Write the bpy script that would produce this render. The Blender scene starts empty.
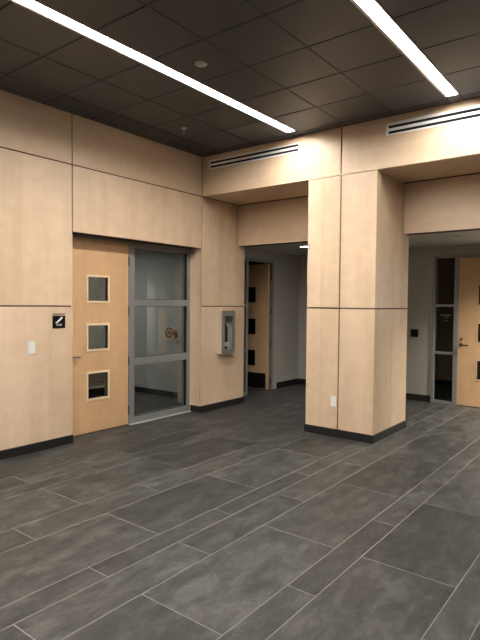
import bpy, bmesh, math, random
from mathutils import Vector, Matrix
random.seed(4)
C = bpy.context.scene.collection
PI = math.pi
CZ = 3.765      # hall ceiling height
Z1, Z2 = 1.582, 3.193   # horizontal panel seams
ZD = 2.434      # head of the door recess
ZH = 2.544      # underside of the alcove headers
ZC = 2.60       # corridor ceiling
Y0 = 5.815      # bulkhead plane
Y1 = 6.675      # header plane
YE = 6.865      # far face of header and column
BB = 0.097      # baseboard height

# ------------------------------------------------------------------ materials
def srgb(r, g, b):
    f = lambda c: (c/255/12.92) if c/255 <= 0.04045 else ((c/255+0.055)/1.055)**2.4
    return (f(r), f(g), f(b), 1)

def new_mat(name):
    m = bpy.data.materials.new(name); m.use_nodes = True
    nt = m.node_tree
    b = nt.nodes['Principled BSDF']
    return m, nt, b

def N(nt, typ, **kw):
    n = nt.nodes.new(typ)
    for k, v in kw.items():
        if k in n.inputs: n.inputs[k].default_value = v
        else: setattr(n, k, v)
    return n

def plain(name, col, rough=.5, metal=0, noise=0.06, scale=40, spec=.5):
    m, nt, b = new_mat(name)
    tc = N(nt, 'ShaderNodeTexCoord')
    nz = N(nt, 'ShaderNodeTexNoise', Scale=scale, Detail=3.0)
    nt.links.new(tc.outputs['Object'], nz.inputs['Vector'])
    mx = N(nt, 'ShaderNodeMix', data_type='RGBA')
    mx.inputs[6].default_value = tuple(c*(1-noise) for c in col[:3])+(1,)
    mx.inputs[7].default_value = tuple(min(1, c*(1+noise)) for c in col[:3])+(1,)
    nt.links.new(nz.outputs['Fac'], mx.inputs[0])
    nt.links.new(mx.outputs[2], b.inputs['Base Color'])
    b.inputs['Roughness'].default_value = rough
    b.inputs['Metallic'].default_value = metal
    b.inputs['Specular IOR Level'].default_value = spec
    return m

def wood(name, c1, c2, grain='z', rough=.38, island=True, leaf=.30):
    """maple veneer: broad leaves, soft figure and fine grain along one axis"""
    m, nt, b = new_mat(name); L = nt.links.new
    geo = N(nt, 'ShaderNodeNewGeometry')
    sep = N(nt, 'ShaderNodeSeparateXYZ'); L(geo.outputs['Position'], sep.inputs[0])
    add = N(nt, 'ShaderNodeMath', operation='ADD')        # run along the wall, x or y
    L(sep.outputs['X'], add.inputs[0]); L(sep.outputs['Y'], add.inputs[1])
    across, along = (add.outputs[0], sep.outputs['Z']) if grain == 'z' else (sep.outputs['Z'], add.outputs[0])
    def vec(sa, sl):
        a = N(nt, 'ShaderNodeMath', operation='MULTIPLY'); a.inputs[1].default_value = sa
        l = N(nt, 'ShaderNodeMath', operation='MULTIPLY'); l.inputs[1].default_value = sl
        L(across, a.inputs[0]); L(along, l.inputs[0])
        c = N(nt, 'ShaderNodeCombineXYZ'); L(a.outputs[0], c.inputs['X']); L(l.outputs[0], c.inputs['Y'])
        if island:
            r = N(nt, 'ShaderNodeMath', operation='MULTIPLY'); r.inputs[1].default_value = 31.
            L(geo.outputs['Random Per Island'], r.inputs[0]); L(r.outputs[0], c.inputs['Z'])
        return c.outputs[0]
    fine = N(nt, 'ShaderNodeTexNoise', Scale=1., Detail=4., Roughness=.6); L(vec(90, 3), fine.inputs['Vector'])
    broad = N(nt, 'ShaderNodeTexNoise', Scale=1., Detail=3.); L(vec(5, .8), broad.inputs['Vector'])
    fig = N(nt, 'ShaderNodeTexNoise', Scale=1., Detail=2.); L(vec(6, 9), fig.inputs['Vector'])
    # veneer leaves
    q = N(nt, 'ShaderNodeMath', operation='DIVIDE'); q.inputs[1].default_value = leaf; L(across, q.inputs[0])
    fl = N(nt, 'ShaderNodeMath', operation='FLOOR'); L(q.outputs[0], fl.inputs[0])
    wn = N(nt, 'ShaderNodeTexWhiteNoise', noise_dimensions='2D')
    cb = N(nt, 'ShaderNodeCombineXYZ'); L(fl.outputs[0], cb.inputs['X'])
    if island: L(geo.outputs['Random Per Island'], cb.inputs['Y'])
    L(cb.outputs[0], wn.inputs['Vector'])
    s = None
    for src, w in ((fine.outputs['Fac'], .22), (broad.outputs['Fac'], .5), (fig.outputs['Fac'], .3), (wn.outputs['Value'], .14)):
        mu = N(nt, 'ShaderNodeMath', operation='MULTIPLY'); mu.inputs[1].default_value = w; L(src, mu.inputs[0])
        if s is None: s = mu.outputs[0]
        else:
            ad = N(nt, 'ShaderNodeMath', operation='ADD'); L(s, ad.inputs[0]); L(mu.outputs[0], ad.inputs[1]); s = ad.outputs[0]
    mr = N(nt, 'ShaderNodeMapRange'); mr.inputs['From Min'].default_value = .4; mr.inputs['From Max'].default_value = 1.0
    L(s, mr.inputs['Value'])
    mx = N(nt, 'ShaderNodeMix', data_type='RGBA'); mx.inputs[6].default_value = c1; mx.inputs[7].default_value = c2
    L(mr.outputs[0], mx.inputs[0]); L(mx.outputs[2], b.inputs['Base Color'])
    b.inputs['Roughness'].default_value = rough
    b.inputs['Specular IOR Level'].default_value = .4
    return m

def slate(name):
    m, nt, b = new_mat(name); L = nt.links.new
    geo = N(nt, 'ShaderNodeNewGeometry')
    r = N(nt, 'ShaderNodeVectorMath', operation='SCALE'); r.inputs[0].default_value = (37, 53, 19)
    L(geo.outputs['Random Per Island'], r.inputs['Scale'])
    ad = N(nt, 'ShaderNodeVectorMath', operation='ADD'); L(geo.outputs['Position'], ad.inputs[0]); L(r.outputs[0], ad.inputs[1])
    mp = N(nt, 'ShaderNodeMapping'); mp.inputs['Scale'].default_value = (1.15, .5, 1); mp.inputs['Rotation'].default_value = (0, 0, .35)
    L(ad.outputs[0], mp.inputs['Vector'])
    n1 = N(nt, 'ShaderNodeTexNoise', Scale=7., Detail=12., Roughness=.74, Distortion=.35); L(mp.outputs[0], n1.inputs['Vector'])
    n2 = N(nt, 'ShaderNodeTexNoise', Scale=16., Detail=10., Roughness=.85, Distortion=.6); L(mp.outputs[0], n2.inputs['Vector'])
    n3 = N(nt, 'ShaderNodeTexNoise', Scale=2.2, Detail=4., Distortion=1.5); L(mp.outputs[0], n3.inputs['Vector'])
    cr = N(nt, 'ShaderNodeValToRGB'); e = cr.color_ramp.elements
    e[0].position = .32; e[0].color = srgb(35, 35, 34); e[1].position = .70; e[1].color = srgb(86, 85, 83)
    k = e.new(.5); k.color = srgb(58, 58, 57)
    L(n1.outputs['Fac'], cr.inputs[0])
    m2 = N(nt, 'ShaderNodeMix', data_type='RGBA', blend_type='OVERLAY'); m2.inputs[0].default_value = .7
    L(cr.outputs[0], m2.inputs[6]); L(n2.outputs['Fac'], m2.inputs[7])
    tint = N(nt, 'ShaderNodeMix', data_type='RGBA'); tint.inputs[6].default_value = (.95, .99, .95, 1); tint.inputs[7].default_value = (1.10, 1.03, .96, 1)
    L(n3.outputs['Fac'], tint.inputs[0])
    m3 = N(nt, 'ShaderNodeMix', data_type='RGBA', blend_type='MULTIPLY'); m3.inputs[0].default_value = 1
    L(m2.outputs[2], m3.inputs[6]); L(tint.outputs[2], m3.inputs[7])
    mr = N(nt, 'ShaderNodeMapRange'); mr.inputs['To Min'].default_value = .78; mr.inputs['To Max'].default_value = 1.24
    L(geo.outputs['Random Per Island'], mr.inputs['Value'])
    vs = N(nt, 'ShaderNodeVectorMath', operation='SCALE'); L(m3.outputs[2], vs.inputs[0]); L(mr.outputs[0], vs.inputs['Scale'])
    L(vs.outputs[0], b.inputs['Base Color'])
    b.inputs['Roughness'].default_value = .5
    b.inputs['Specular IOR Level'].default_value = .35
    bp = N(nt, 'ShaderNodeBump', Strength=.12, Distance=.004); L(n2.outputs['Fac'], bp.inputs['Height']); L(bp.outputs[0], b.inputs['Normal'])
    return m

def glass(name, tint=(.86, .88, .87, 1), gloss=.9):
    m, nt, b = new_mat(name); nt.nodes.remove(b)
    out = nt.nodes['Material Output']
    tr = N(nt, 'ShaderNodeBsdfTransparent', Color=tint)
    gl = N(nt, 'ShaderNodeBsdfGlossy', Roughness=.02); gl.inputs['Color'].default_value = (gloss, gloss, gloss, 1)
    lw = N(nt, 'ShaderNodeLayerWeight', Blend=.5)
    pw = N(nt, 'ShaderNodeMath', operation='POWER'); pw.inputs[1].default_value = 5; nt.links.new(lw.outputs['Facing'], pw.inputs[0])
    fr = N(nt, 'ShaderNodeMath', operation='MULTIPLY_ADD'); fr.inputs[1].default_value = .9; fr.inputs[2].default_value = .045; nt.links.new(pw.outputs[0], fr.inputs[0])
    mx = N(nt, 'ShaderNodeMixShader')
    nt.links.new(fr.outputs[0], mx.inputs[0]); nt.links.new(tr.outputs[0], mx.inputs[1]); nt.links.new(gl.outputs[0], mx.inputs[2])
    nt.links.new(mx.outputs[0], out.inputs['Surface'])
    return m

def emis(name, col, strength):
    m, nt, b = new_mat(name)
    b.inputs['Base Color'].default_value = (.9, .9, .9, 1)
    b.inputs['Emission Color'].default_value = col
    b.inputs['Emission Strength'].default_value = strength
    return m

M = {}
M['panel'] = wood('maple_panel', srgb(208, 180, 149), srgb(241, 213, 183))
M['panel_h'] = wood('maple_panel_horizontal', srgb(206, 178, 147), srgb(238, 211, 180), grain='x', leaf=.4)
M['door'] = wood('maple_door', srgb(206, 166, 123), srgb(234, 195, 151), island=False, leaf=.23)
M['bead'] = wood('maple_bead', srgb(228, 204, 168), srgb(244, 222, 188), island=False)
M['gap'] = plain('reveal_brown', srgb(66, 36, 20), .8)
M['base'] = plain('black_stone_base', srgb(26, 25, 24), .5, noise=.25, scale=18)
M['slate'] = slate('slate_tile')
M['grout'] = plain('grout', srgb(128, 124, 117), .9)
M['ctile'] = plain('charcoal_ceiling_tile', srgb(58, 61, 65), .48, noise=.12, scale=160)
M['cgrid'] = plain('dark_ceiling_grid', srgb(18, 17, 16), .8)
M['grey'] = plain('grey_paint', srgb(178, 175, 167), .75, noise=.03, scale=8)
M['stair'] = plain('stairwell_paint', srgb(160, 163, 160), .75, noise=.03, scale=8)
M['cwhite'] = plain('corridor_ceiling_paint', srgb(176, 173, 165), .85, noise=.03)
M['frame'] = plain('grey_frame_metal', srgb(148, 149, 147), .42, .35, noise=.04)
M['alu'] = plain('pale_aluminium', srgb(196, 192, 186), .4, .3)
M['gasket'] = plain('black_gasket', srgb(16, 16, 16), .6)
M['black'] = plain('black_plastic', srgb(9, 9, 9), .45, spec=.25)
M['kick'] = plain('black_kick_plate', srgb(14, 14, 13), .45)
M['white'] = plain('white_plastic', srgb(236, 234, 230), .4, noise=.02)
M['offwhite'] = plain('offwhite_disc', srgb(206, 200, 196), .5, noise=.03)
M['steel'] = plain('brushed_steel', srgb(150, 140, 125), .35, .9)
M['hinge'] = plain('dark_bronze_hinge', srgb(86, 76, 66), .45, .7)
M['dark'] = plain('room_shade_and_black', srgb(16, 16, 16), .9)  # darkness of the unlit rooms put into wall colour; also screen and tread
M['slot'] = plain('slot_black', srgb(6, 6, 6), .9)
M['glass'] = glass('clear_glass')
M['tinted'] = glass('tinted_glass', (.5, .52, .5, 1))
M['brass'] = plain('aged_brass', srgb(128, 92, 64), .42, .8)
M['red'] = plain('red_enamel', srgb(112, 34, 24), .4)
M['lamp'] = emis('lamp_diffuser', (1, .965, .92, 1), 19.5)
M['lampc'] = emis('downlight_lens', (1, .95, .88, 1), 6.0)
M['cabinet'] = plain('cabinet_steel', srgb(146, 138, 130), .4, .5)
M['cabside'] = plain('cabinet_side_steel', srgb(214, 202, 188), .4, .4)
M['ink'] = plain('white_ink', srgb(232, 230, 226), .5)
M['letter'] = plain('pale_lettering', srgb(120, 118, 112), .6)
M['copper'] = plain('brown_strip', srgb(128, 84, 70), .5)

# ------------------------------------------------------------------ mesh helpers
class MB:
    def __init__(s): s.bm = bmesh.new(); s.mats = []
    def mi(s, m):
        if m not in s.mats: s.mats.append(m)
        return s.mats.index(m)
    def _fin(s, vs, m):
        i = s.mi(m)
        for f in {f for v in vs for f in v.link_faces}: f.material_index = i
    def box(s, x0, x1, y0, y1, z0, z1, m, bev=0, rot=None):
        r = bmesh.ops.create_cube(s.bm, size=1); vs = r['verts']
        bmesh.ops.scale(s.bm, verts=vs, vec=(abs(x1-x0), abs(y1-y0), abs(z1-z0)))
        bmesh.ops.translate(s.bm, verts=vs, vec=((x0+x1)/2, (y0+y1)/2, (z0+z1)/2))
        if bev:
            es = list({e for v in vs for e in v.link_edges})
            g = bmesh.ops.bevel(s.bm, geom=es, offset=bev, segments=1, affect='EDGES')
            vs = list({v for f in g['faces'] for v in f.verts})
        if rot is not None: bmesh.ops.transform(s.bm, matrix=rot, verts=vs)
        s._fin(vs, m); return s
    def cyl(s, a, b, r, m, r2=None, seg=24, bev=0):
        a, b = Vector(a), Vector(b); d = b-a
        q = d.to_track_quat('Z', 'Y').to_matrix().to_4x4()
        g = bmesh.ops.create_cone(s.bm, cap_ends=True, segments=seg, radius1=r, radius2=r if r2 is None else r2, depth=d.length,
                                  matrix=Matrix.Translation((a+b)/2) @ q)
        vs = g['verts']
        if bev:
            es = [e for e in {e for v in vs for e in v.link_edges} if any(len(f.verts) > 4 for f in e.link_faces)]
            g = bmesh.ops.bevel(s.bm, geom=es, offset=bev, segments=2, affect='EDGES')
            vs = list({v for f in g['faces'] for v in f.verts} | {v for v in vs if v.is_valid})
        s._fin(vs, m); return s
    def tube(s, pts, r, m, seg=10):
        for a, b in zip(pts[:-1], pts[1:]):
            s.cyl(a, b, r, m, seg=seg)
        for p in pts[1:-1]:
            g = bmesh.ops.create_uvsphere(s.bm, u_segments=seg, v_segments=6, radius=r, matrix=Matrix.Translation(p)); s._fin(g['verts'], m)
        return s
    def lathe(s, c, prof, m, axis='Z', seg=28):
        """profile of (radius, height) turned about an axis through c"""
        c = Vector(c); rings = []
        A = {'Z': (Vector((1, 0, 0)), Vector((0, 1, 0)), Vector((0, 0, 1))),
             'X': (Vector((0, 1, 0)), Vector((0, 0, 1)), Vector((1, 0, 0))),
             'Y': (Vector((1, 0, 0)), Vector((0, 0, 1)), Vector((0, 1, 0)))}[axis]
        for (r, h) in prof:
            rings.append([s.bm.verts.new(c + A[0]*r*math.cos(2*PI*k/seg) + A[1]*r*math.sin(2*PI*k/seg) + A[2]*h) for k in range(seg)])
        i = s.mi(m)
        for p, q in zip(rings[:-1], rings[1:]):
            for k in range(seg):
                f = s.bm.faces.new((p[k], p[(k+1) % seg], q[(k+1) % seg], q[k])); f.material_index = i; f.smooth = True
        for rg in (rings[0], rings[-1]):
            f = s.bm.faces.new(rg); f.material_index = i
        return s
    def torus(s, c, R, r, m, axis='X', seg=28, sg=8):
        c = Vector(c); A = {'X': (Vector((0, 1, 0)), Vector((0, 0, 1)), Vector((1, 0, 0))),
                            'Z': (Vector((1, 0, 0)), Vector((0, 1, 0)), Vector((0, 0, 1)))}[axis]
        rg = []
        for k in range(seg):
            t = 2*PI*k/seg; d = A[0]*math.cos(t)+A[1]*math.sin(t)
            rg.append([s.bm.verts.new(c + d*(R+r*math.cos(2*PI*j/sg)) + A[2]*r*math.sin(2*PI*j/sg)) for j in range(sg)])
        i = s.mi(m)
        for k in range(seg):
            for j in range(sg):
                f = s.bm.faces.new((rg[k][j], rg[(k+1) % seg][j], rg[(k+1) % seg][(j+1) % sg], rg[k][(j+1) % sg])); f.material_index = i; f.smooth = True
        return s
    def prism(s, pts, d, m):
        """polygon pts extruded by vector d"""
        d = Vector(d); a = [s.bm.verts.new(p) for p in pts]; b = [s.bm.verts.new(Vector(p)+d) for p in pts]; i = s.mi(m); n = len(a)
        fs = [s.bm.faces.new(a), s.bm.faces.new(b[::-1])] + [s.bm.faces.new((a[k], b[k], b[(k+1) % n], a[(k+1) % n])) for k in range(n)]
        for f in fs: f.material_index = i
        return s
    def build(s, name, parent=None, xf=None):
        """geometry is in world coordinates; a child is moved into its parent's frame"""
        bmesh.ops.recalc_face_normals(s.bm, faces=s.bm.faces)
        if xf is not None: bmesh.ops.transform(s.bm, matrix=xf, verts=s.bm.verts)
        if parent is not None:
            org = Vector((0, 0, 0)); p = parent
            while p is not None: org += p.location; p = p.parent
            bmesh.ops.translate(s.bm, verts=s.bm.verts, vec=-org)
        me = bpy.data.meshes.new(name); s.bm.to_mesh(me); s.bm.free()
        for m in s.mats: me.materials.append(m)
        o = bpy.data.objects.new(name, me); C.objects.link(o)
        if parent is not None: o.parent = parent
        return o

def tag(o, label=None, cat=None, group=None, kind=None):
    if label: o['label'] = label
    if cat: o['category'] = cat
    if group: o['group'] = group
    if kind: o['kind'] = kind
    return o
def thing(name, loc, label, cat, group=None, kind=None):
    o = bpy.data.objects.new(name, None); o.location = loc; o.empty_display_size = .1; C.objects.link(o)
    return tag(o, label, cat, group, kind)
def struct(o, label, cat='wall'): return tag(o, label, cat, None, 'structure')

G = .007  # half width of a panel reveal

def panels_x(mb, x0, x1, spans, mat):
    """wood panels on a wall facing +x; spans of (y0,y1,z0,z1)"""
    for (a, b, c, d) in spans: mb.box(x0, x1, a+G, b-G, c+G, d-G, mat, .0015)
def panels_y(mb, y0, y1, spans, mat):
    for (a, b, c, d) in spans: mb.box(a+G, b-G, y0, y1, c+G, d-G, mat, .0015)

# ------------------------------------------------------------------ floor
XL, XR, YF = -3.2, 9.6, -4.0
mb = MB(); mb.box(XL-.2, XR+.2, YF-.2, 9.6, -.08, -.0008, M['grout'])
A, B_, C_ = .59, .187, .293
rows = []   # (x0, x1, phase)
base = [(0, .59, 0), (.59, .885, 1), (.885, 1.075, 0), (1.075, 1.655, 1), (1.655, 1.95, 0), (1.95, 2.543, 1), (2.543, 2.73, 0), (2.73, 3.025, 1), (3.025, 3.612, 0), (3.612, 3.80, 1), (3.80, 4.392, 0)]
rows += base
x = 4.392
for w, ph in ((B_, 1), (A, 0), (C_, 1), (A, 0), (B_, 1), (C_, 0), (A, 1), (C_, 0), (A, 1), (B_, 0), (A, 1), (C_, 0), (A, 1), (.35, 0)):
    rows.append((x, x+w, ph)); x += w
x = 0
for w, ph in ((B_, 1), (C_, 0), (A, 1), (B_, 0), (A, 1), (C_, 0), (A, 1), (B_, 0), (.4, 1)):
    rows.append((x-w, x, ph)); x -= w
gh = .0023
for (a, b, ph) in rows:
    a2, b2 = max(a, XL-.1), min(b, XR+.1)
    if b2-a2 < .02: continue
    y = 1.967 + .592*ph - 1.184*6
    while y < 9.5:
        c, d = max(y, YF-.1), min(y+1.184, 9.5)
        if d-c > .03: mb.box(a2+gh, b2-gh, c+gh, d-gh, -.02, 0, M['slate'], .0012)
        y += 1.184
struct(mb.build('floor'), 'dark grey slate tiled floor with pale grout lines in mixed widths', 'floor')

# ------------------------------------------------------------------ hall ceiling
mb = MB(); mb.box(0, XR, YF, Y0, CZ+.03, CZ+.14, M['cgrid'])
xs = [(0, .39), (.39, 1.0), (1.0, 1.61)]; x = 1.61; fix = []
while x < XR:
    fix.append(x); x += .105
    for k in range(3):
        if x < XR-.02: xs.append((x, min(x+.61, XR)))
        x += .605 if k < 2 else .61
    x = fix[-1] + 1.925
ys = [Y0] + [5.675-.61*k for k in range(17)]
ys = [v for v in ys if v > YF] + [YF]
FY0, FY1 = -2.0, 5.60
cg = .0055
for (a, b) in xs:
    if any(abs(b-f) < .01 for f in fix): b -= .018
    if any(abs(a-f-.105) < .01 for f in fix): a += .018
    for d, c in zip(ys[:-1], ys[1:]):
        mb.box(a+cg, b-cg, c+cg, d-cg, CZ, CZ+.03, M['ctile'], .003)
for f in fix:   # infill beyond each fixture's ends
    mb.box(f-.018+cg, f+.123-cg, FY1+cg, Y0, CZ, CZ+.03, M['ctile'], .003); mb.box(f-.018+cg, f+.123-cg, YF, FY0-cg, CZ, CZ+.03, M['ctile'], .003)
struct(mb.build('ceiling'), 'dark charcoal square ceiling tiles above the hall', 'ceiling')

NL = 4.0   # only the two strips the photo shows
ll = ['long white linear ceiling light nearest the left wall', 'long white linear ceiling light ending above the right hand air vent',
      'linear ceiling light above the middle of the hall', 'linear ceiling light farthest from the left wooden wall', 'linear ceiling light by the plain side wall']
for i, f in enumerate(fix):
    if f > NL: continue
    t = thing('ceiling_light', (f+.0525, FY1, CZ), ll[i], 'ceiling light', 'linear lights in the hall ceiling')
    m2 = MB()
    m2.box(f-.020, f+.006, FY0, FY1, CZ-.004, CZ+.034, M['alu'], .001); m2.box(f+.112, f+.125, FY0, FY1, CZ-.004, CZ+.034, M['alu'], .001)
    m2.box(f-.012, f+.117, FY0, FY0+.01, CZ-.004, CZ+.034, M['alu']); m2.box(f-.012, f+.117, FY1-.01, FY1, CZ-.004, CZ+.034, M['alu'])
    m2.build('light_trim', t)
    m2 = MB().box(f+.006, f+.112, FY0+.01, FY1-.01, CZ+.018, CZ+.034, M['lamp']); m2.build('diffuser', t)

# ------------------------------------------------------------------ left wall
YL, YR = 3.607, 5.797
mb = MB()
W = M['panel']; WH = M['panel_h']; K = M['gap']
mb.box(-.25, -.012, YF, YL, 0, CZ, K); mb.box(-.25, -.012, YL, YR, ZD+.012, CZ, K); mb.box(-.25, -.012, YR+.012, YE-.012, 0, CZ, K)
sp = []
for a, b in ((-4.0, -1.3), (-1.3, 1.15), (1.15, YL)):
    sp += [(a, b, 0, Z1), (a, b, Z1, Z2)]
sp += [(YR-G, YE+G, -.006, Z1), (Y0, YE+G, Z1, ZC+.6)]
panels_x(mb, -.012, 0, sp, W)
mb.box(-.012, 0, YR, Y0-G, Z1+G, ZD, W)                       # jamb strip beside the recess
mb.box(-.012, 0, YL+G, Y0-G, ZD, Z2-G, W, .0015)                    # panel over the doors
panels_x(mb, -.012, 0, [(-4.0, -1.3, Z2, CZ+G), (-1.3, 1.15, Z2, CZ+G), (1.15, YL, Z2, CZ+G), (YL, Y0, Z2, CZ+G)], WH)
mb.box(-.25, -.001, YR, YR+.012, 0, ZD, W)                     # return facing the hall
mb.box(-.25, -.001, YL-.012, YL, 0, ZD, W)
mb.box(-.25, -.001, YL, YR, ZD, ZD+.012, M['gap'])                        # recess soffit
mb.box(-.40, 0, YE-.012, YE, 0, ZC, M['grey'])
struct(mb.build('wall_left'), 'pale maple panelled wall with dark reveal lines on the left')

mb = MB()
mb.box(0, .012, YF, YL+.0, 0, BB, M['base'], .002)
mb.box(0, .012, YR-.012, YE, 0, BB, M['base'], .002); mb.box(-.19, 0, YR-.012, YR, 0, BB, M['base'], .002)
struct(mb.build('baseboard_left'), 'black baseboard along the left maple wall', 'baseboard')

# ------------------------------------------------------------------ bulkhead, alcove headers, soffit
XC0, XC1, XS = 1.796, 2.708, 2.249
XB = 5.4
mb = MB()
mb.box(0, XR, Y0+.012, Y0+.2, Z2+.012, CZ+.1, K)
panels_y(mb, Y0, Y0+.012, [(-G+.0, XS, Z2-G, CZ+G), (XS, XB, Z2, CZ+G), (XB, XR, Z2, CZ+G)], WH)
# soffit of the recess
mb.box(.0, XR, Y0+.002, Y1, Z2, Z2+.012, WH)
mb.box(0, XR, Y1-.03, Y1+.0, Z2-.006, Z2, K)
mb.box(0, .014, Y0+.01, Y1, Z2-.006, Z2, K)
mb.box(0.0, XR, Y1-.0, Y1+.012, Z2-.006, Z2, K)
# header panels facing the hall
for a, b in ((-.0, XC0), (XC1, XB)):
    mb.box(a+.012, b-.001, Y1+.012, YE-.012, ZH+.004, Z2+.2, K)
    mb.box(a+.002, b-.001, Y1, Y1+.012, ZH, Z2-.008, WH, .0015)
    mb.box(a+.002, b-.001, YE-.012, YE, ZH, ZC+.1, M['grey'])
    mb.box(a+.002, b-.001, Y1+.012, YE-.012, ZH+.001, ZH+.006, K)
# wall beyond the second opening (out of frame)
mb.box(XB, XR, Y0+.012, YE, 0, Z2+.1, K); panels_y(mb, Y0, Y0+.012, [(XB, 7.5, 0, Z1), (7.5, XR, 0, Z1), (XB, 7.5, Z1, Z2), (7.5, XR, Z1, Z2)], W)
struct(mb.build('wall_back'), 'maple clad bulkhead and headers across the openings to the corridor')

# ------------------------------------------------------------------ column
t = thing('column', ((XC0+XC1)/2, (Y0+YE)/2, 0), 'square maple clad column with black base standing between the two openings', 'column')
mb = MB(); e = .012
mb.box(XC0+e, XC1-e, Y0+e, YE-e, 0, Z2-.003, K); mb.build('core', t)
def colpanel(x0, x1, y0, y1, z0, z1):
    MB().box(x0, x1, y0, y1, z0, z1, W, .0015).build('wood_panel', t)
for z0, z1 in ((BB, Z1-G), (Z1+G, Z2-G)):
    colpanel(XC0, XS-G, Y0, Y0+e, z0, z1); colpanel(XS+G, XC1, Y0, Y0+e, z0, z1)
    for xa, xb in ((XC1-e, XC1), (XC0, XC0+e)):
        ye = YE
        colpanel(xa, xb, Y0+e, 6.335-.003, z0, z1); colpanel(xa, xb, 6.335+.003, ye, z0, z1)
    colpanel(XC0+e, XC1-e, YE-e, YE, z0, min(z1, ZC))
mb = MB(); q = .012
mb.box(XC0-q, XC1+q, Y0-q, Y0, 0, BB, M['base'], .002); mb.box(XC0-q, XC1+q, YE, YE+q, 0, BB, M['base'], .002)
mb.box(XC0-q, XC0, Y0, YE, 0, BB, M['base'], .002); mb.box(XC1, XC1+q, Y0, YE, 0, BB, M['base'], .002)
mb.build('baseboard', t)

# ------------------------------------------------------------------ hall walls behind the camera
mb = MB(); mb.box(0, XR+.2, YF-.2, YF, 0, CZ+.1, M['grey'])
struct(mb.build('wall_front'), 'plain wall behind the viewer')
mb = MB(); mb.box(XR, XR+.2, YF, 9.6, 0, CZ+.1, M['grey'])
struct(mb.build('wall_right'), 'plain wall on the far right')

# ------------------------------------------------------------------ corridor shell
XCL = -.385
mb = MB()
mb.box(XCL-.12, XCL, 8.27, 9.18, 0, ZC, M['grey']); mb.box(XCL-.12, XCL, YE, 8.27, 2.445, ZC, M['grey']); 
struct(mb.build('wall_corridor_left'), 'grey painted wall beside the open door in the left corridor')
mb = MB()
mb.box(XCL-.12, 1.3, 9.18, 9.4, 0, ZC, M['grey']); mb.box(1.2, 1.3, 8.93, 9.18, 0, ZC, M['grey'])
mb.box(1.3, 2.372, 8.93, 9.05, 0, ZC, M['grey']); mb.box(2.372, 3.775, 8.93, 9.05, 2.449, ZC, M['grey']); mb.box(3.775, XR, 8.93, 9.05, 0, ZC, M['grey'])
struct(mb.build('wall_corridor_back'), 'grey painted wall at the back of the corridor')
mb = MB(); mb.box(XCL-.12, XR, YE-.001, 9.4, ZC, ZC+.1, M['cwhite'])
struct(mb.build('ceiling_corridor'), 'smooth pale grey corridor ceiling', 'ceiling')
mb = MB()
mb.box(XCL, XCL+.012, 8.405, 9.18, 0, .115, M['base'], .002); mb.box(XCL, 1.2, 9.168, 9.18, 0, .115, M['base'], .002)
mb.box(1.3, 2.372, 8.918, 8.93, 0, .11, M['base'], .002); mb.box(3.775, XR, 8.918, 8.93, 0, .11, M['base'], .002); mb.box(1.188, 1.2, 8.93, 9.17, 0, .11, M['base'])
struct(mb.build('baseboard_corridor'), 'black baseboard around the grey corridor walls', 'baseboard')

# rooms beyond the glass
sx0, sx1, sy0, sy1, sz = -3.2, -.25, 1.6, 6.42, 2.9
struct(MB().box(sx0-.1, sx0, sy0, sy1, 0, sz, M['stair']).build('wall_stairwell_left'), 'grey painted far side wall of the stairwell')
struct(MB().box(sx0-.1, sx1, sy0-.1, sy0, 0, sz, M['stair']).build('wall_stairwell_front'), 'grey painted near end wall of the stairwell')
struct(MB().box(sx0-.1, sx1, sy1, sy1+.08, 0, sz, M['stair']).build('wall_stairwell_back'), 'grey painted stairwell end wall seen through the tall glazed panel')
struct(MB().box(-.86, -.66, 6.20, sy1, 0, sz, M['cwhite']).build('wall_stairwell_pier'), 'pale pier on the stairwell end wall carrying the fire valve')
struct(MB().box(sx0-.1, sx1, sy0-.1, sy1+.08, sz, sz+.08, M['cwhite']).build('ceiling_stairwell'), 'pale stairwell ceiling', 'ceiling')
mb = MB(); mb.box(sx0, -.86, sy1-.012, sy1, 0, .10, M['base'], .002); mb.box(-.66, sx1, sy1-.012, sy1, 0, .10, M['base'], .002); mb.box(sx0, sx0+.012, sy0, sy1, 0, .1, M['base'])
struct(mb.build('baseboard_stairwell'), 'dark baseboard at the foot of the stairwell wall', 'baseboard')
mb = MB()      # room behind the open door
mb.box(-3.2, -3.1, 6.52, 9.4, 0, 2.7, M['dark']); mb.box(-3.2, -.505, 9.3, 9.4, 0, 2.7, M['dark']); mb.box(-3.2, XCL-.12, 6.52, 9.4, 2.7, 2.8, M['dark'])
struct(mb.build('wall_dark_room'), 'unlit room behind the open door, its darkness put into the wall colour')
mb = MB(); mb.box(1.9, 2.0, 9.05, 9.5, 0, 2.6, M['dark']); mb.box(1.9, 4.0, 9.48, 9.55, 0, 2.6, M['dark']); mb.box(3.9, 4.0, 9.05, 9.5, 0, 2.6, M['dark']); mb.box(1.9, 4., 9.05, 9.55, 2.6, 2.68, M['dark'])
struct(mb.build('wall_dark_office'), 'unlit office behind the right corridor door, its darkness put into the wall colour')

# ------------------------------------------------------------------ door builder
def leaf_with_lights(mb, u0, u1, z0, z1, holes, put, mat):
    """door leaf with square openings; put(u0,u1,z0,z1,mat) adds one slab"""
    a, b = holes[0][0], holes[0][1]
    put(u0, a, z0, z1, mat); put(b, u1, z0, z1, mat)
    zz = z0
    for (_, _, c, d) in sorted(holes, key=lambda h: h[2]): put(a, b, zz, c, mat); zz = d
    put(a, b, zz, z1, mat)

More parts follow.
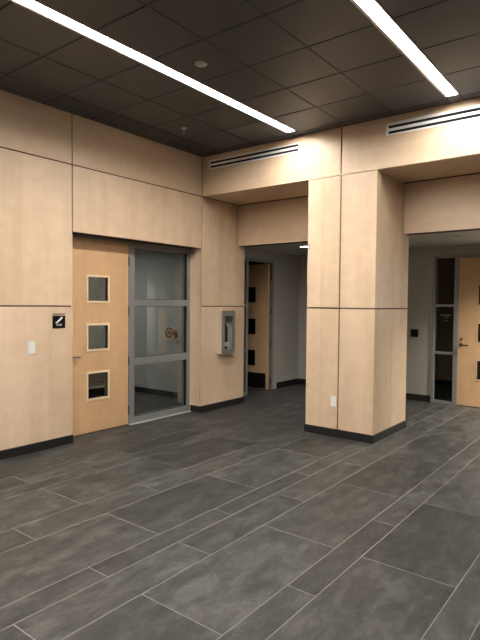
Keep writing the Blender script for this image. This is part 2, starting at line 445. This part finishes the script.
# door_1: maple stair door, sidelight with three panes (window_1)
FX = -.21
t = thing('door_1', (FX, 4.145, 0), 'closed maple stair door with three square windows beside the tall glazing', 'door', None, 'structure')
mb = MB(); hs = [(3.972, 4.270, 1.645, 1.94), (3.972, 4.270, 1.045, 1.34), (3.972, 4.270, .43, .742)]
put = lambda a, b, c, d, m: mb.box(FX-.045, FX, a, b, c, d, m)
leaf_with_lights(mb, 3.69, 4.606, .012, 2.405, hs, put, M['door']); mb.build('door_leaf', t)
for (a, b, c, d) in hs:
    m2 = MB(); w = .026
    for (p, q_, r, s) in ((a-w, a, c-w, d+w), (b, b+w, c-w, d+w), (a, b, c-w, c), (a, b, d, d+w)):
        m2.box(FX-.056, FX+.010, p, q_, r, s, M['bead'], .002)
    bd = m2.build('window_bead', t)
    MB().box(FX-.027, FX-.021, a, b, c, d, M['glass']).build('pane', bd)
m2 = MB(); m2.cyl((FX, 3.715, .968), (FX+.008, 3.715, .968), .027, M['steel'], bev=.002); m2.cyl((FX, 3.715, .968), (FX+.055, 3.715, .968), .010, M['steel'])
m2.tube([(FX+.055, 3.71, .968), (FX+.058, 3.75, .969), (FX+.055, 3.825, .966)], .0095, M['steel']); m2.build('lever_handle', t)
for z in (2.17, 1.515, .853, .20):
    MB().cyl((FX+.006, 4.610, z-.058), (FX+.006, 4.610, z+.058), .0085, M['hinge'], seg=12).build('hinge', t)
m2 = MB(); m2.box(FX-.10, FX, YL, 3.686, 0, ZD, M['frame'], .001); m2.box(FX-.10, FX, 3.686, 4.614, 2.408, ZD, M['frame'], .001); m2.build('door_frame', t)
MB().box(FX-.10, FX+.01, 3.69, 4.6, 0, .008, M['hinge']).build('threshold', t)

t = thing('window_1', (FX, 5.2, 0), 'tall grey framed glazed panel of three panes beside the maple stair door', 'window', None, 'structure')
mb = MB(); F = M['frame']
mb.box(FX-.10, FX, 4.616, 4.715, 0, ZD, F, .0015); mb.box(FX-.10, FX, 5.736, YR-.001, 0, ZD, F, .0015)
zr = ((0, .088), (.783, .886), (1.579, 1.673), (2.357, ZD))
for c, d in zr: mb.box(FX-.10, FX-.001, 4.715, 5.736, c, d, F, .0015)
mb.build('window_frame', t)
MB().box(FX, FX+.05, 4.615, YR-.005, 0, .006, M['alu'], .001).build('sill_strip', t)
for (c, d) in ((.088, .783), (.886, 1.579), (1.673, 2.357)):
    m2 = MB(); g0, g1 = FX-.095, FX-.018
    m2.box(FX-.07, FX-.045, 4.715, 4.721, c, d, M['gasket']); m2.box(FX-.055, g1, 5.724, 5.736, c, d, M['gasket']); m2.box(FX-.055, g1, 4.721, 5.724, c, c+.006, M['gasket']); m2.box(FX-.055, FX-.04, 4.721, 5.724, d-.006, d, M['gasket'])
    gk = m2.build('gasket', t)
    MB().box(FX-.062, FX-.056, 4.721, 5.724, c+.008, d-.006, M['glass']).build('pane', gk)

# door_2: open door in the left corridor, window_2: glass beside it
t = thing('door_2', (XCL, 8.20, 0), 'open maple door with black kick plate standing ajar into a dark room', 'door', None, 'structure')
R = Matrix.Translation((XCL-.02, 8.185, 0)) @ Matrix.Rotation(math.radians(180+4), 4, 'Z')
mb = MB(); hs = [(.29, .59, 1.65, 1.94), (.29, .59, 1.04, 1.34), (.29, .59, .44, .74)]
put = lambda a, b, c, d, m: mb.box(a, b, -.0, .045, c, d, m)
leaf_with_lights(mb, 0.01, .87, .012, 2.37, hs, put, M['door']); mb.build('door_leaf', t, R)
for (a, b, c, d) in hs: MB().box(a, b, .02, .026, c, d, M['tinted']).build('pane', t, R)
MB().box(.05, .85, .045, .048, .02, .31, M['kick']).build('kick_plate', t, R)
for z in (2.13, 1.49, .86, .16): 
    MB().cyl((XCL-.004, 8.203, z-.055), (XCL-.004, 8.203, z+.055), .011, M['hinge'], seg=12).build('hinge', t)
m2 = MB(); m2.box(XCL-.12, XCL+.012, 8.216, 8.27, 0, 2.445, F, .001); m2.box(XCL-.12, XCL+.012, 7.47, 8.216, 2.385, 2.445, F, .001); m2.box(XCL-.12, XCL-.05, 8.206, 8.216, 0, 2.385, M['gasket'])
m2.build('door_frame', t)
t = thing('window_2', (XCL, 7.15, 0), 'narrow dark glazed panel seen edge on beside the open corridor door', 'window', None, 'structure')
mb = MB(); mb.box(XCL-.12, XCL+.012, 7.41, 7.469, 0, 2.445, F, .001); mb.box(XCL-.12, XCL+.012, YE, 6.92, 0, 2.445, F, .001)
for c, d in ((0, .06), (.76, .80), (1.575, 1.615), (2.385, 2.445)): mb.box(XCL-.11, XCL+.010, 6.92, 7.41, c, d, F)
fr = mb.build('window_frame', t)
for c, d in ((.06, .76), (.80, 1.575), (1.615, 2.385)): MB().box(XCL-.055, XCL-.049, 6.92, 7.41, c, d, M['tinted']).build('pane', fr)

# door_3 + window_3 on the right
YB = 8.93
t = thing('window_3', (2.57, YB, 0), 'narrow grey framed dark window of three panes left of the right corridor door', 'window', None, 'structure')
mb = MB()
mb.box(2.373, 2.420, YB-.015, YB+.10, 0, 2.449, F, .0015); mb.box(2.722, 2.772, YB-.015, YB+.10, 0, 2.449, F, .0015)
for c, d in ((0, .048), (.820, .860), (1.603, 1.643), (2.403, 2.449)): mb.box(2.420, 2.722, YB-.013, YB+.10, c, d, F, .001)
fr = mb.build('window_frame', t)
for i, (c, d) in enumerate(((.048, .820), (.860, 1.603), (1.643, 2.403))):
    p = MB().box(2.420, 2.722, YB+.03, YB+.036, c, d, M['tinted']).build('pane', fr)
m2 = MB()
x = 2.50
for w in (.022, .018, .026, .016, .024, .03): m2.box(x, x+w, YB+.0285, YB+.03, 1.455, 1.476, M['letter']); x += w+.006
for x in (2.545, 2.575, 2.60): m2.box(x, x+.02, YB+.0285, YB+.03, 1.425, 1.44, M['letter'])
for x in (2.55, 2.59): m2.box(x, x+.028, YB+.0285, YB+.03, 1.372, 1.382, M['letter'])
tag(m2.build('door_lettering', t), 'small pale lettering on the glass')

t = thing('door_3', (3.25, YB, 0), 'closed maple door with lever handle and three dark square windows on the far right', 'door', None, 'structure')
mb = MB(); hs = [(3.092, 3.392, 1.645, 1.948), (3.092, 3.392, 1.048, 1.34), (3.092, 3.392, .45, .747)]
put = lambda a, b, c, d, m: mb.box(a, b, YB, YB+.045, c, d, m)
leaf_with_lights(mb, 2.792, 3.705, .012, 2.395, hs, put, M['door']); mb.build('door_leaf', t)
for (a, b, c, d) in hs:
    m2 = MB(); w = .022
    for (p, q_, r, s) in ((a-w, a, c-w, d+w), (b, b+w, c-w, d+w), (a, b, c-w, c), (a, b, d, d+w)): m2.box(p, q_, YB-.004, YB+.05, r, s, M['door'], .002)
    bd = m2.build('window_bead', t)
    MB().box(a, b, YB+.02, YB+.026, c, d, M['tinted']).build('pane', bd)
m2 = MB(); m2.cyl((2.84, YB, .992), (2.84, YB-.008, .992), .028, M['hinge'], bev=.002); m2.cyl((2.84, YB, .992), (2.84, YB-.055, .992), .01, M['hinge'])
m2.tube([(2.84, YB-.055, .992), (2.88, YB-.058, .993), (2.96, YB-.055, .988)], 0.012, M['hinge']); m2.build('lever_handle', t)
MB().cyl((2.845, YB, 1.083), (2.845, YB-.014, 1.083), .021, M['hinge'], bev=.003).build('lock_cylinder', t)
m2 = MB(); m2.box(2.773, 2.788, YB-.012, YB+.1, 0, 2.449, F, .001); m2.box(3.709, 3.774, YB-.015, YB+.1, 0, 2.449, F, .001); m2.box(2.788, 3.709, YB-.015, YB+.1, 2.401, 2.449, F, .001)
m2.box(2.788, 2.80, YB+.046, YB+.09, 0, 2.40, F); m2.build('door_frame', t)

# ------------------------------------------------------------------ wall fittings
# light switch on the left wall
t = thing('light_switch', (0, 3.097, 1.134), 'white rocker light switch plate low on the left maple wall', 'light switch')
MB().box(0, .006, 3.058, 3.137, 1.066, 1.202, M['white'], .002).build('cover_plate', t)
MB().box(.006, .010, 3.080, 3.115, 1.100, 1.168, M['white'], .0015).build('rocker', t)
# stair sign
t = thing('stair_sign', (0, 3.427, 1.41), 'small black square stair sign with white pictogram on the maple wall', 'sign')
MB().box(0, .006, 3.347, 3.508, 1.334, 1.474, M['black'], .001).build('sign_plate', t)
tag(MB().box(0, .008, 3.347, 3.508, 1.490, 1.498, M['copper'], .001).build('top_strip', t), 'thin brown strip above the black plate')
def sg(u, v): return (.0062, 3.347+.161*u, 1.334+.14*v)
m2 = MB(); pts = [sg(.24, .40)]     # stepped flight rising to the right
n = 4
for k in range(n):
    u0, v0 = .24+.52*k/n, .40+.52*k/n
    pts += [sg(u0, v0+.52/n-.02), sg(u0+.52/n, v0+.52/n-.02)]
pts += [sg(.80, .82), sg(.36, .40)]
m2.prism(pts, (.0012, 0, 0), M['ink']); m2.build('pictogram', t)
cu = bpy.data.curves.new('sign_text', 'FONT'); cu.body = 'STAIR'; cu.size = .027; cu.align_x = 'CENTER'; cu.extrude = .0006
to = bpy.data.objects.new('tmp', cu); C.objects.link(to)
dg = bpy.context.evaluated_depsgraph_get(); me = bpy.data.meshes.new_from_object(to.evaluated_get(dg)); bpy.data.objects.remove(to)
me.materials.clear(); me.materials.append(M['ink'])
o = bpy.data.objects.new('sign_text', me); C.objects.link(o); o.parent = t
o.matrix_local = Matrix(((0, 0, 1, .0068), (1, 0, 0, 0), (0, 1, 0, -.048), (0, 0, 0, 1)))
# outlet
t = thing('electrical_outlet', (2.191, Y0, .437), 'white electrical outlet low on the front of the maple column', 'outlet')
MB().box(2.155, 2.227, Y0-.006, Y0, .376, .498, M['white'], .002).build('cover_plate', t)
for z in (.462, .412):
    m2 = MB().cyl((2.191, Y0-.006, z), (2.191, Y0-.009, z), .017, M['white'], seg=20)
    for dx in (-.006, .006): m2.box(2.191+dx-.0008, 2.191+dx+.0008, Y0-.0094, Y0-.0088, z-.004, z+.005, M['hinge'])
    m2.build('socket', t)
# card reader on the corridor wall
t = thing('card_reader', (2.084, YB, 1.15), 'black square card reader on the grey corridor wall', 'card reader')
MB().box(2.02, 2.148, YB-.028, YB, 1.084, 1.218, M['black'], .008).build('housing', t)
MB().box(2.062, 2.106, YB-.031, YB-.028, 1.128, 1.184, M['dark'], .001).build('screen', t)
# fire extinguisher cabinet
cy0, cy1, cz0, cz1, cd = 6.172, 6.488, .852, 1.518, .108
t = thing('extinguisher_cabinet', (0, (cy0+cy1)/2, cz0), 'grey steel glazed extinguisher cabinet mounted on the maple wall', 'cabinet')
m2 = MB(); k = .006
m2.box(0, .004, cy0, cy1, cz0, cz1, M['white']); m2.box(0, cd-.014, cy0, cy0+k, cz0, cz1, M['cabside']); m2.box(0, cd-.014, cy1-k, cy1, cz0, cz1, M['cabside'])
m2.box(0, cd-.014, cy0, cy1, cz0, cz0+k, M['cabside']); m2.box(0, cd-.014, cy0, cy1, cz1-k, cz1, M['cabside'])
m2.box(.004, .008, cy0+k, cy1-k, cz0+k, cz1-k, M['white']); m2.box(.008, cd-.02, cy1-k-.002, cy1-k, cz0+k, cz1-k, M['white'])
m2.build('cabinet_body', t)
m2 = MB(); a, b, c, d = cy0+.062, cy1-.062, cz0+.075, cz1-.085
for (p, q_, r, s) in ((cy0, a, cz0, cz1), (b, cy1, cz0, cz1), (a, b, cz0, c), (a, b, d, cz1)): m2.box(cd-.014, cd, p, q_, r, s, M['cabinet'])
dr = m2.build('cabinet_door', t)
MB().box(cd-.008, cd-.005, a, b, c, d, M['glass']).build('pane', dr)
m2 = MB().box(cd, cd+.012, cy1-.03, cy1-.018, 1.13, 1.21, M['steel'], .002); m2.build('door_pull', dr)
# extinguisher inside
ex, ey, ez = .052, 6.315, .900
t = thing('fire_extinguisher', (ex, ey, ez), 'dark fire extinguisher with white band standing inside the glazed wall cabinet', 'fire extinguisher')
MB().lathe((ex, ey, ez), [(.034, 0), (.037, .006), (.037, .33), (.033, .36), (.02, .385), (.012, .395), (.012, .41)], M['black']).build('cylinder', t)
MB().lathe((ex, ey, ez), [(.0376, .06), (.0378, .062), (.0378, .13), (.0376, .132)], M['ink']).build('label_band', t)
m2 = MB(); m2.box(ex-.008, ex+.008, ey-.012, ey+.012, ez+.41, ez+.44, M['steel'], .002); m2.tube([(ex, ey, ez+.44), (ex, ey+.05, ez+.46), (ex, ey+.09, ez+.455)], .006, M['black']); m2.tube([(ex, ey, ez+.425), (ex, ey+.05, ez+.43), (ex, ey+.085, ez+.42)], .006, M['black'])
m2.build('valve_handle', t)
MB().tube([(ex, ey-.01, ez+.425), (ex+.01, ey-.038, ez+.40), (ex+.01, ey-.048, ez+.3), (ex+.01, ey-.05, ez+.16)], .006, M['black']).build('hose', t)

# linear air diffusers
def diffuser(x0, x1, z0, z1, s, label):
    t = thing('air_vent', ((x0+x1)/2, Y0, z0), label, 'air vent', 'slot air vents in the bulkhead')
    m2 = MB(); zb = z0
    edges = [z0] + [v for ab in s for v in ab] + [z1]
    for c, d in zip(edges[0::2], edges[1::2]): m2.box(x0, x1, Y0-.008, Y0, c, d, M['white'], .001)
    for c, d in s:
        m2.box(x0, x0+.025, Y0-.008, Y0, c, d, M['white']); m2.box(x1-.02, x1, Y0-.008, Y0, c, d, M['white'])
    m2.build('vent_frame', t)
    for c, d in s: MB().box(x0+.025, x1-.02, Y0-.004, Y0-.0005, c, d, M['slot']).build('slot', t)
diffuser(.137, 1.665, 3.562, 3.690, ((3.583, 3.611), (3.640, 3.668)), 'double slot air vent in the bulkhead over the left opening')
diffuser(2.812, 4.34, 3.550, 3.692, ((3.568, 3.598), (3.630, 3.660)), 'double slot air vent in the bulkhead over the right opening')

# ceiling devices
t = thing('ceiling_sensor', (2.017, 3.543, CZ), 'small round off-white sensor disc on the dark ceiling tile', 'ceiling sensor')
MB().lathe((2.017, 3.543, CZ), [(.056, 0), (.056, -.006), (.050, -.012), (.03, -.014)], M['offwhite']).build('housing', t)
MB().lathe((2.017, 3.543, CZ-.014), [(.026, 0), (.022, -.006), (.008, -.010)], M['offwhite']).build('lens', t)
t = thing('sprinkler', (.681, 4.717, CZ), 'tiny pale sprinkler head hanging from the dark ceiling near the corner', 'sprinkler')
MB().lathe((.681, 4.717, CZ), [(.040, 0), (.038, -.005), (.016, -.007), (.012, -.02)], M['offwhite']).build('escutcheon', t)
m2 = MB()
for s in (-1, 1): m2.tube([(.681+s*.009, 4.717, CZ-.02), (.681+s*.014, 4.717, CZ-.035), (.681, 4.717, CZ-.055)], .003, M['alu'], 8)
m2.cyl((.681, 4.717, CZ-.055), (.681, 4.717, CZ-.058), .016, M['alu'], seg=16); m2.build('deflector', t)

def downlight(x, y, z, label, mat, grp='round recessed corridor downlights'):
    t = thing('downlight', (x, y, z), label, 'downlight', grp)
    m2 = MB(); m2.torus((x, y, z-.001), .088, .005, M['alu'], 'Z'); m2.build('trim_ring', t)
    MB().cyl((x, y, z-.004), (x, y, z), .083, mat, seg=28).build('lens', t)
def lamp(x, y, z, power, size=.15, spread=150):
    l = bpy.data.lights.new('downlight_lamp', 'AREA'); l.shape = 'DISK'; l.size = size; l.energy = power; l.color = (1, .95, .87); l.spread = math.radians(spread)
    o = bpy.data.objects.new('downlight_lamp', l); o.location = (x, y, z-.008); C.objects.link(o)
downlight(.60, 7.76, ZC, 'lit round downlight in the corridor ceiling behind the column', M['lampc'])
downlight(3.07, 7.70, ZC, 'unlit round downlight in the corridor ceiling before the right door', M['frame'])
downlight(4.8, 8.4, ZC, 'lit round downlight in the corridor right of the frame', M['lampc'])
lamp(.60, 7.76, ZC, .9, spread=85); lamp(4.8, 8.4, ZC, 38, spread=135)
downlight(-2.0, 5.0, sz, 'added unseen downlight brightening the stairwell behind the glazing', M['lampc'])
lamp(-2.0, 5.0, sz, 6)  # added lamp, out of sight, brightens the stairwell behind the panes

# ------------------------------------------------------------------ stairwell contents
t = thing('fire_hose_valve', (-.86, 6.30, 1.12), 'brass fire valve with red handwheel on the stairwell wall behind the glass', 'valve')
VX = Matrix.Translation((-.86, 6.28, 1.125)) @ Matrix.Scale(1.1, 4) @ Matrix.Translation((.86, -6.30, -1.125))
m2 = MB(); c = (-.86, 6.30, 1.125)
m2.lathe(c, [(.045, .012), (.045, -.01), (.028, -.012), (.028, -.09), (.042, -.095), (.045, -.13), (.038, -.17), (.026, -.19), (.018, -.20), (.010, -.21), (.010, -.26)], M['brass'], 'X')
m2.lathe((-.99, 6.30, 1.10), [(.032, 0), (.032, -.03), (.038, -.032), (.038, -.055), (.02, -.057)], M['brass'], 'Z'); m2.build('valve_body', t, VX)
m2 = MB(); m2.torus((-1.115, 6.30, 1.125), .070, .013, M['red'], 'X')
for k in range(5):
    a = 2*PI*k/5; m2.cyl((-1.115, 6.30, 1.125), (-1.115, 6.30+.07*math.cos(a), 1.125+.07*math.sin(a)), .008, M['red'], seg=8)
m2.cyl((-1.10, 6.30, 1.125), (-1.13, 6.30, 1.125), .018, M['red']); m2.build('handwheel', t, VX)
t = thing('stair_steps', (-1.95, 3.6, 0), 'low dark stair steps with pale nosing seen through the lowest door window', 'stairs')
for a, b, c in ((-1.5, 0, .31), (-1.80, .33, .56)):
    MB().box(-2.9, a, 3.0, 5.75, b, c, M['black'], .002).build('riser', t)
MB().box(-2.9, -1.48, 3.0, 5.75, .31, .33, M['dark'], .003).build('tread', t)
MB().box(-2.9, -1.79, 3.0, 5.75, .56, .575, M['black'], .003).build('tread', t)
tag(MB().box(-1.48, -1.47, 3.0, 5.75, .300, .333, M['alu'], .002).build('nosing', t), 'pale metal nosing')

# ------------------------------------------------------------------ world, camera, view
w = bpy.data.worlds.new('World'); bpy.context.scene.world = w; w.use_nodes = True
w.node_tree.nodes['Background'].inputs[0].default_value = (.02, .02, .02, 1); w.node_tree.nodes['Background'].inputs[1].default_value = .3

yaw, pit, rol = math.radians(37.7611), math.radians(-1.8523), math.radians(.5308)
fw = Vector((-math.sin(yaw)*math.cos(pit), math.cos(yaw)*math.cos(pit), math.sin(pit)))
r = Vector((math.cos(yaw), math.sin(yaw), 0)); u = r.cross(fw)
r2 = r*math.cos(rol)+u*math.sin(rol); u2 = -r*math.sin(rol)+u*math.cos(rol)
cam = bpy.data.cameras.new('camera'); co = bpy.data.objects.new('camera', cam); C.objects.link(co)
co.matrix_world = Matrix(((r2.x, u2.x, -fw.x, 5.2276), (r2.y, u2.y, -fw.y, 0), (r2.z, u2.z, -fw.z, 1.636), (0, 0, 0, 1)))
cam.sensor_fit = 'HORIZONTAL'; cam.sensor_width = 36; cam.lens = 527.2/480*36; cam.clip_start = .05
sc = bpy.context.scene; sc.camera = co
sc.view_settings.view_transform = 'Standard'; sc.view_settings.look = 'None'; sc.view_settings.gamma = 1; sc.view_settings.use_curve_mapping = False
sc.view_settings.exposure = 2.2
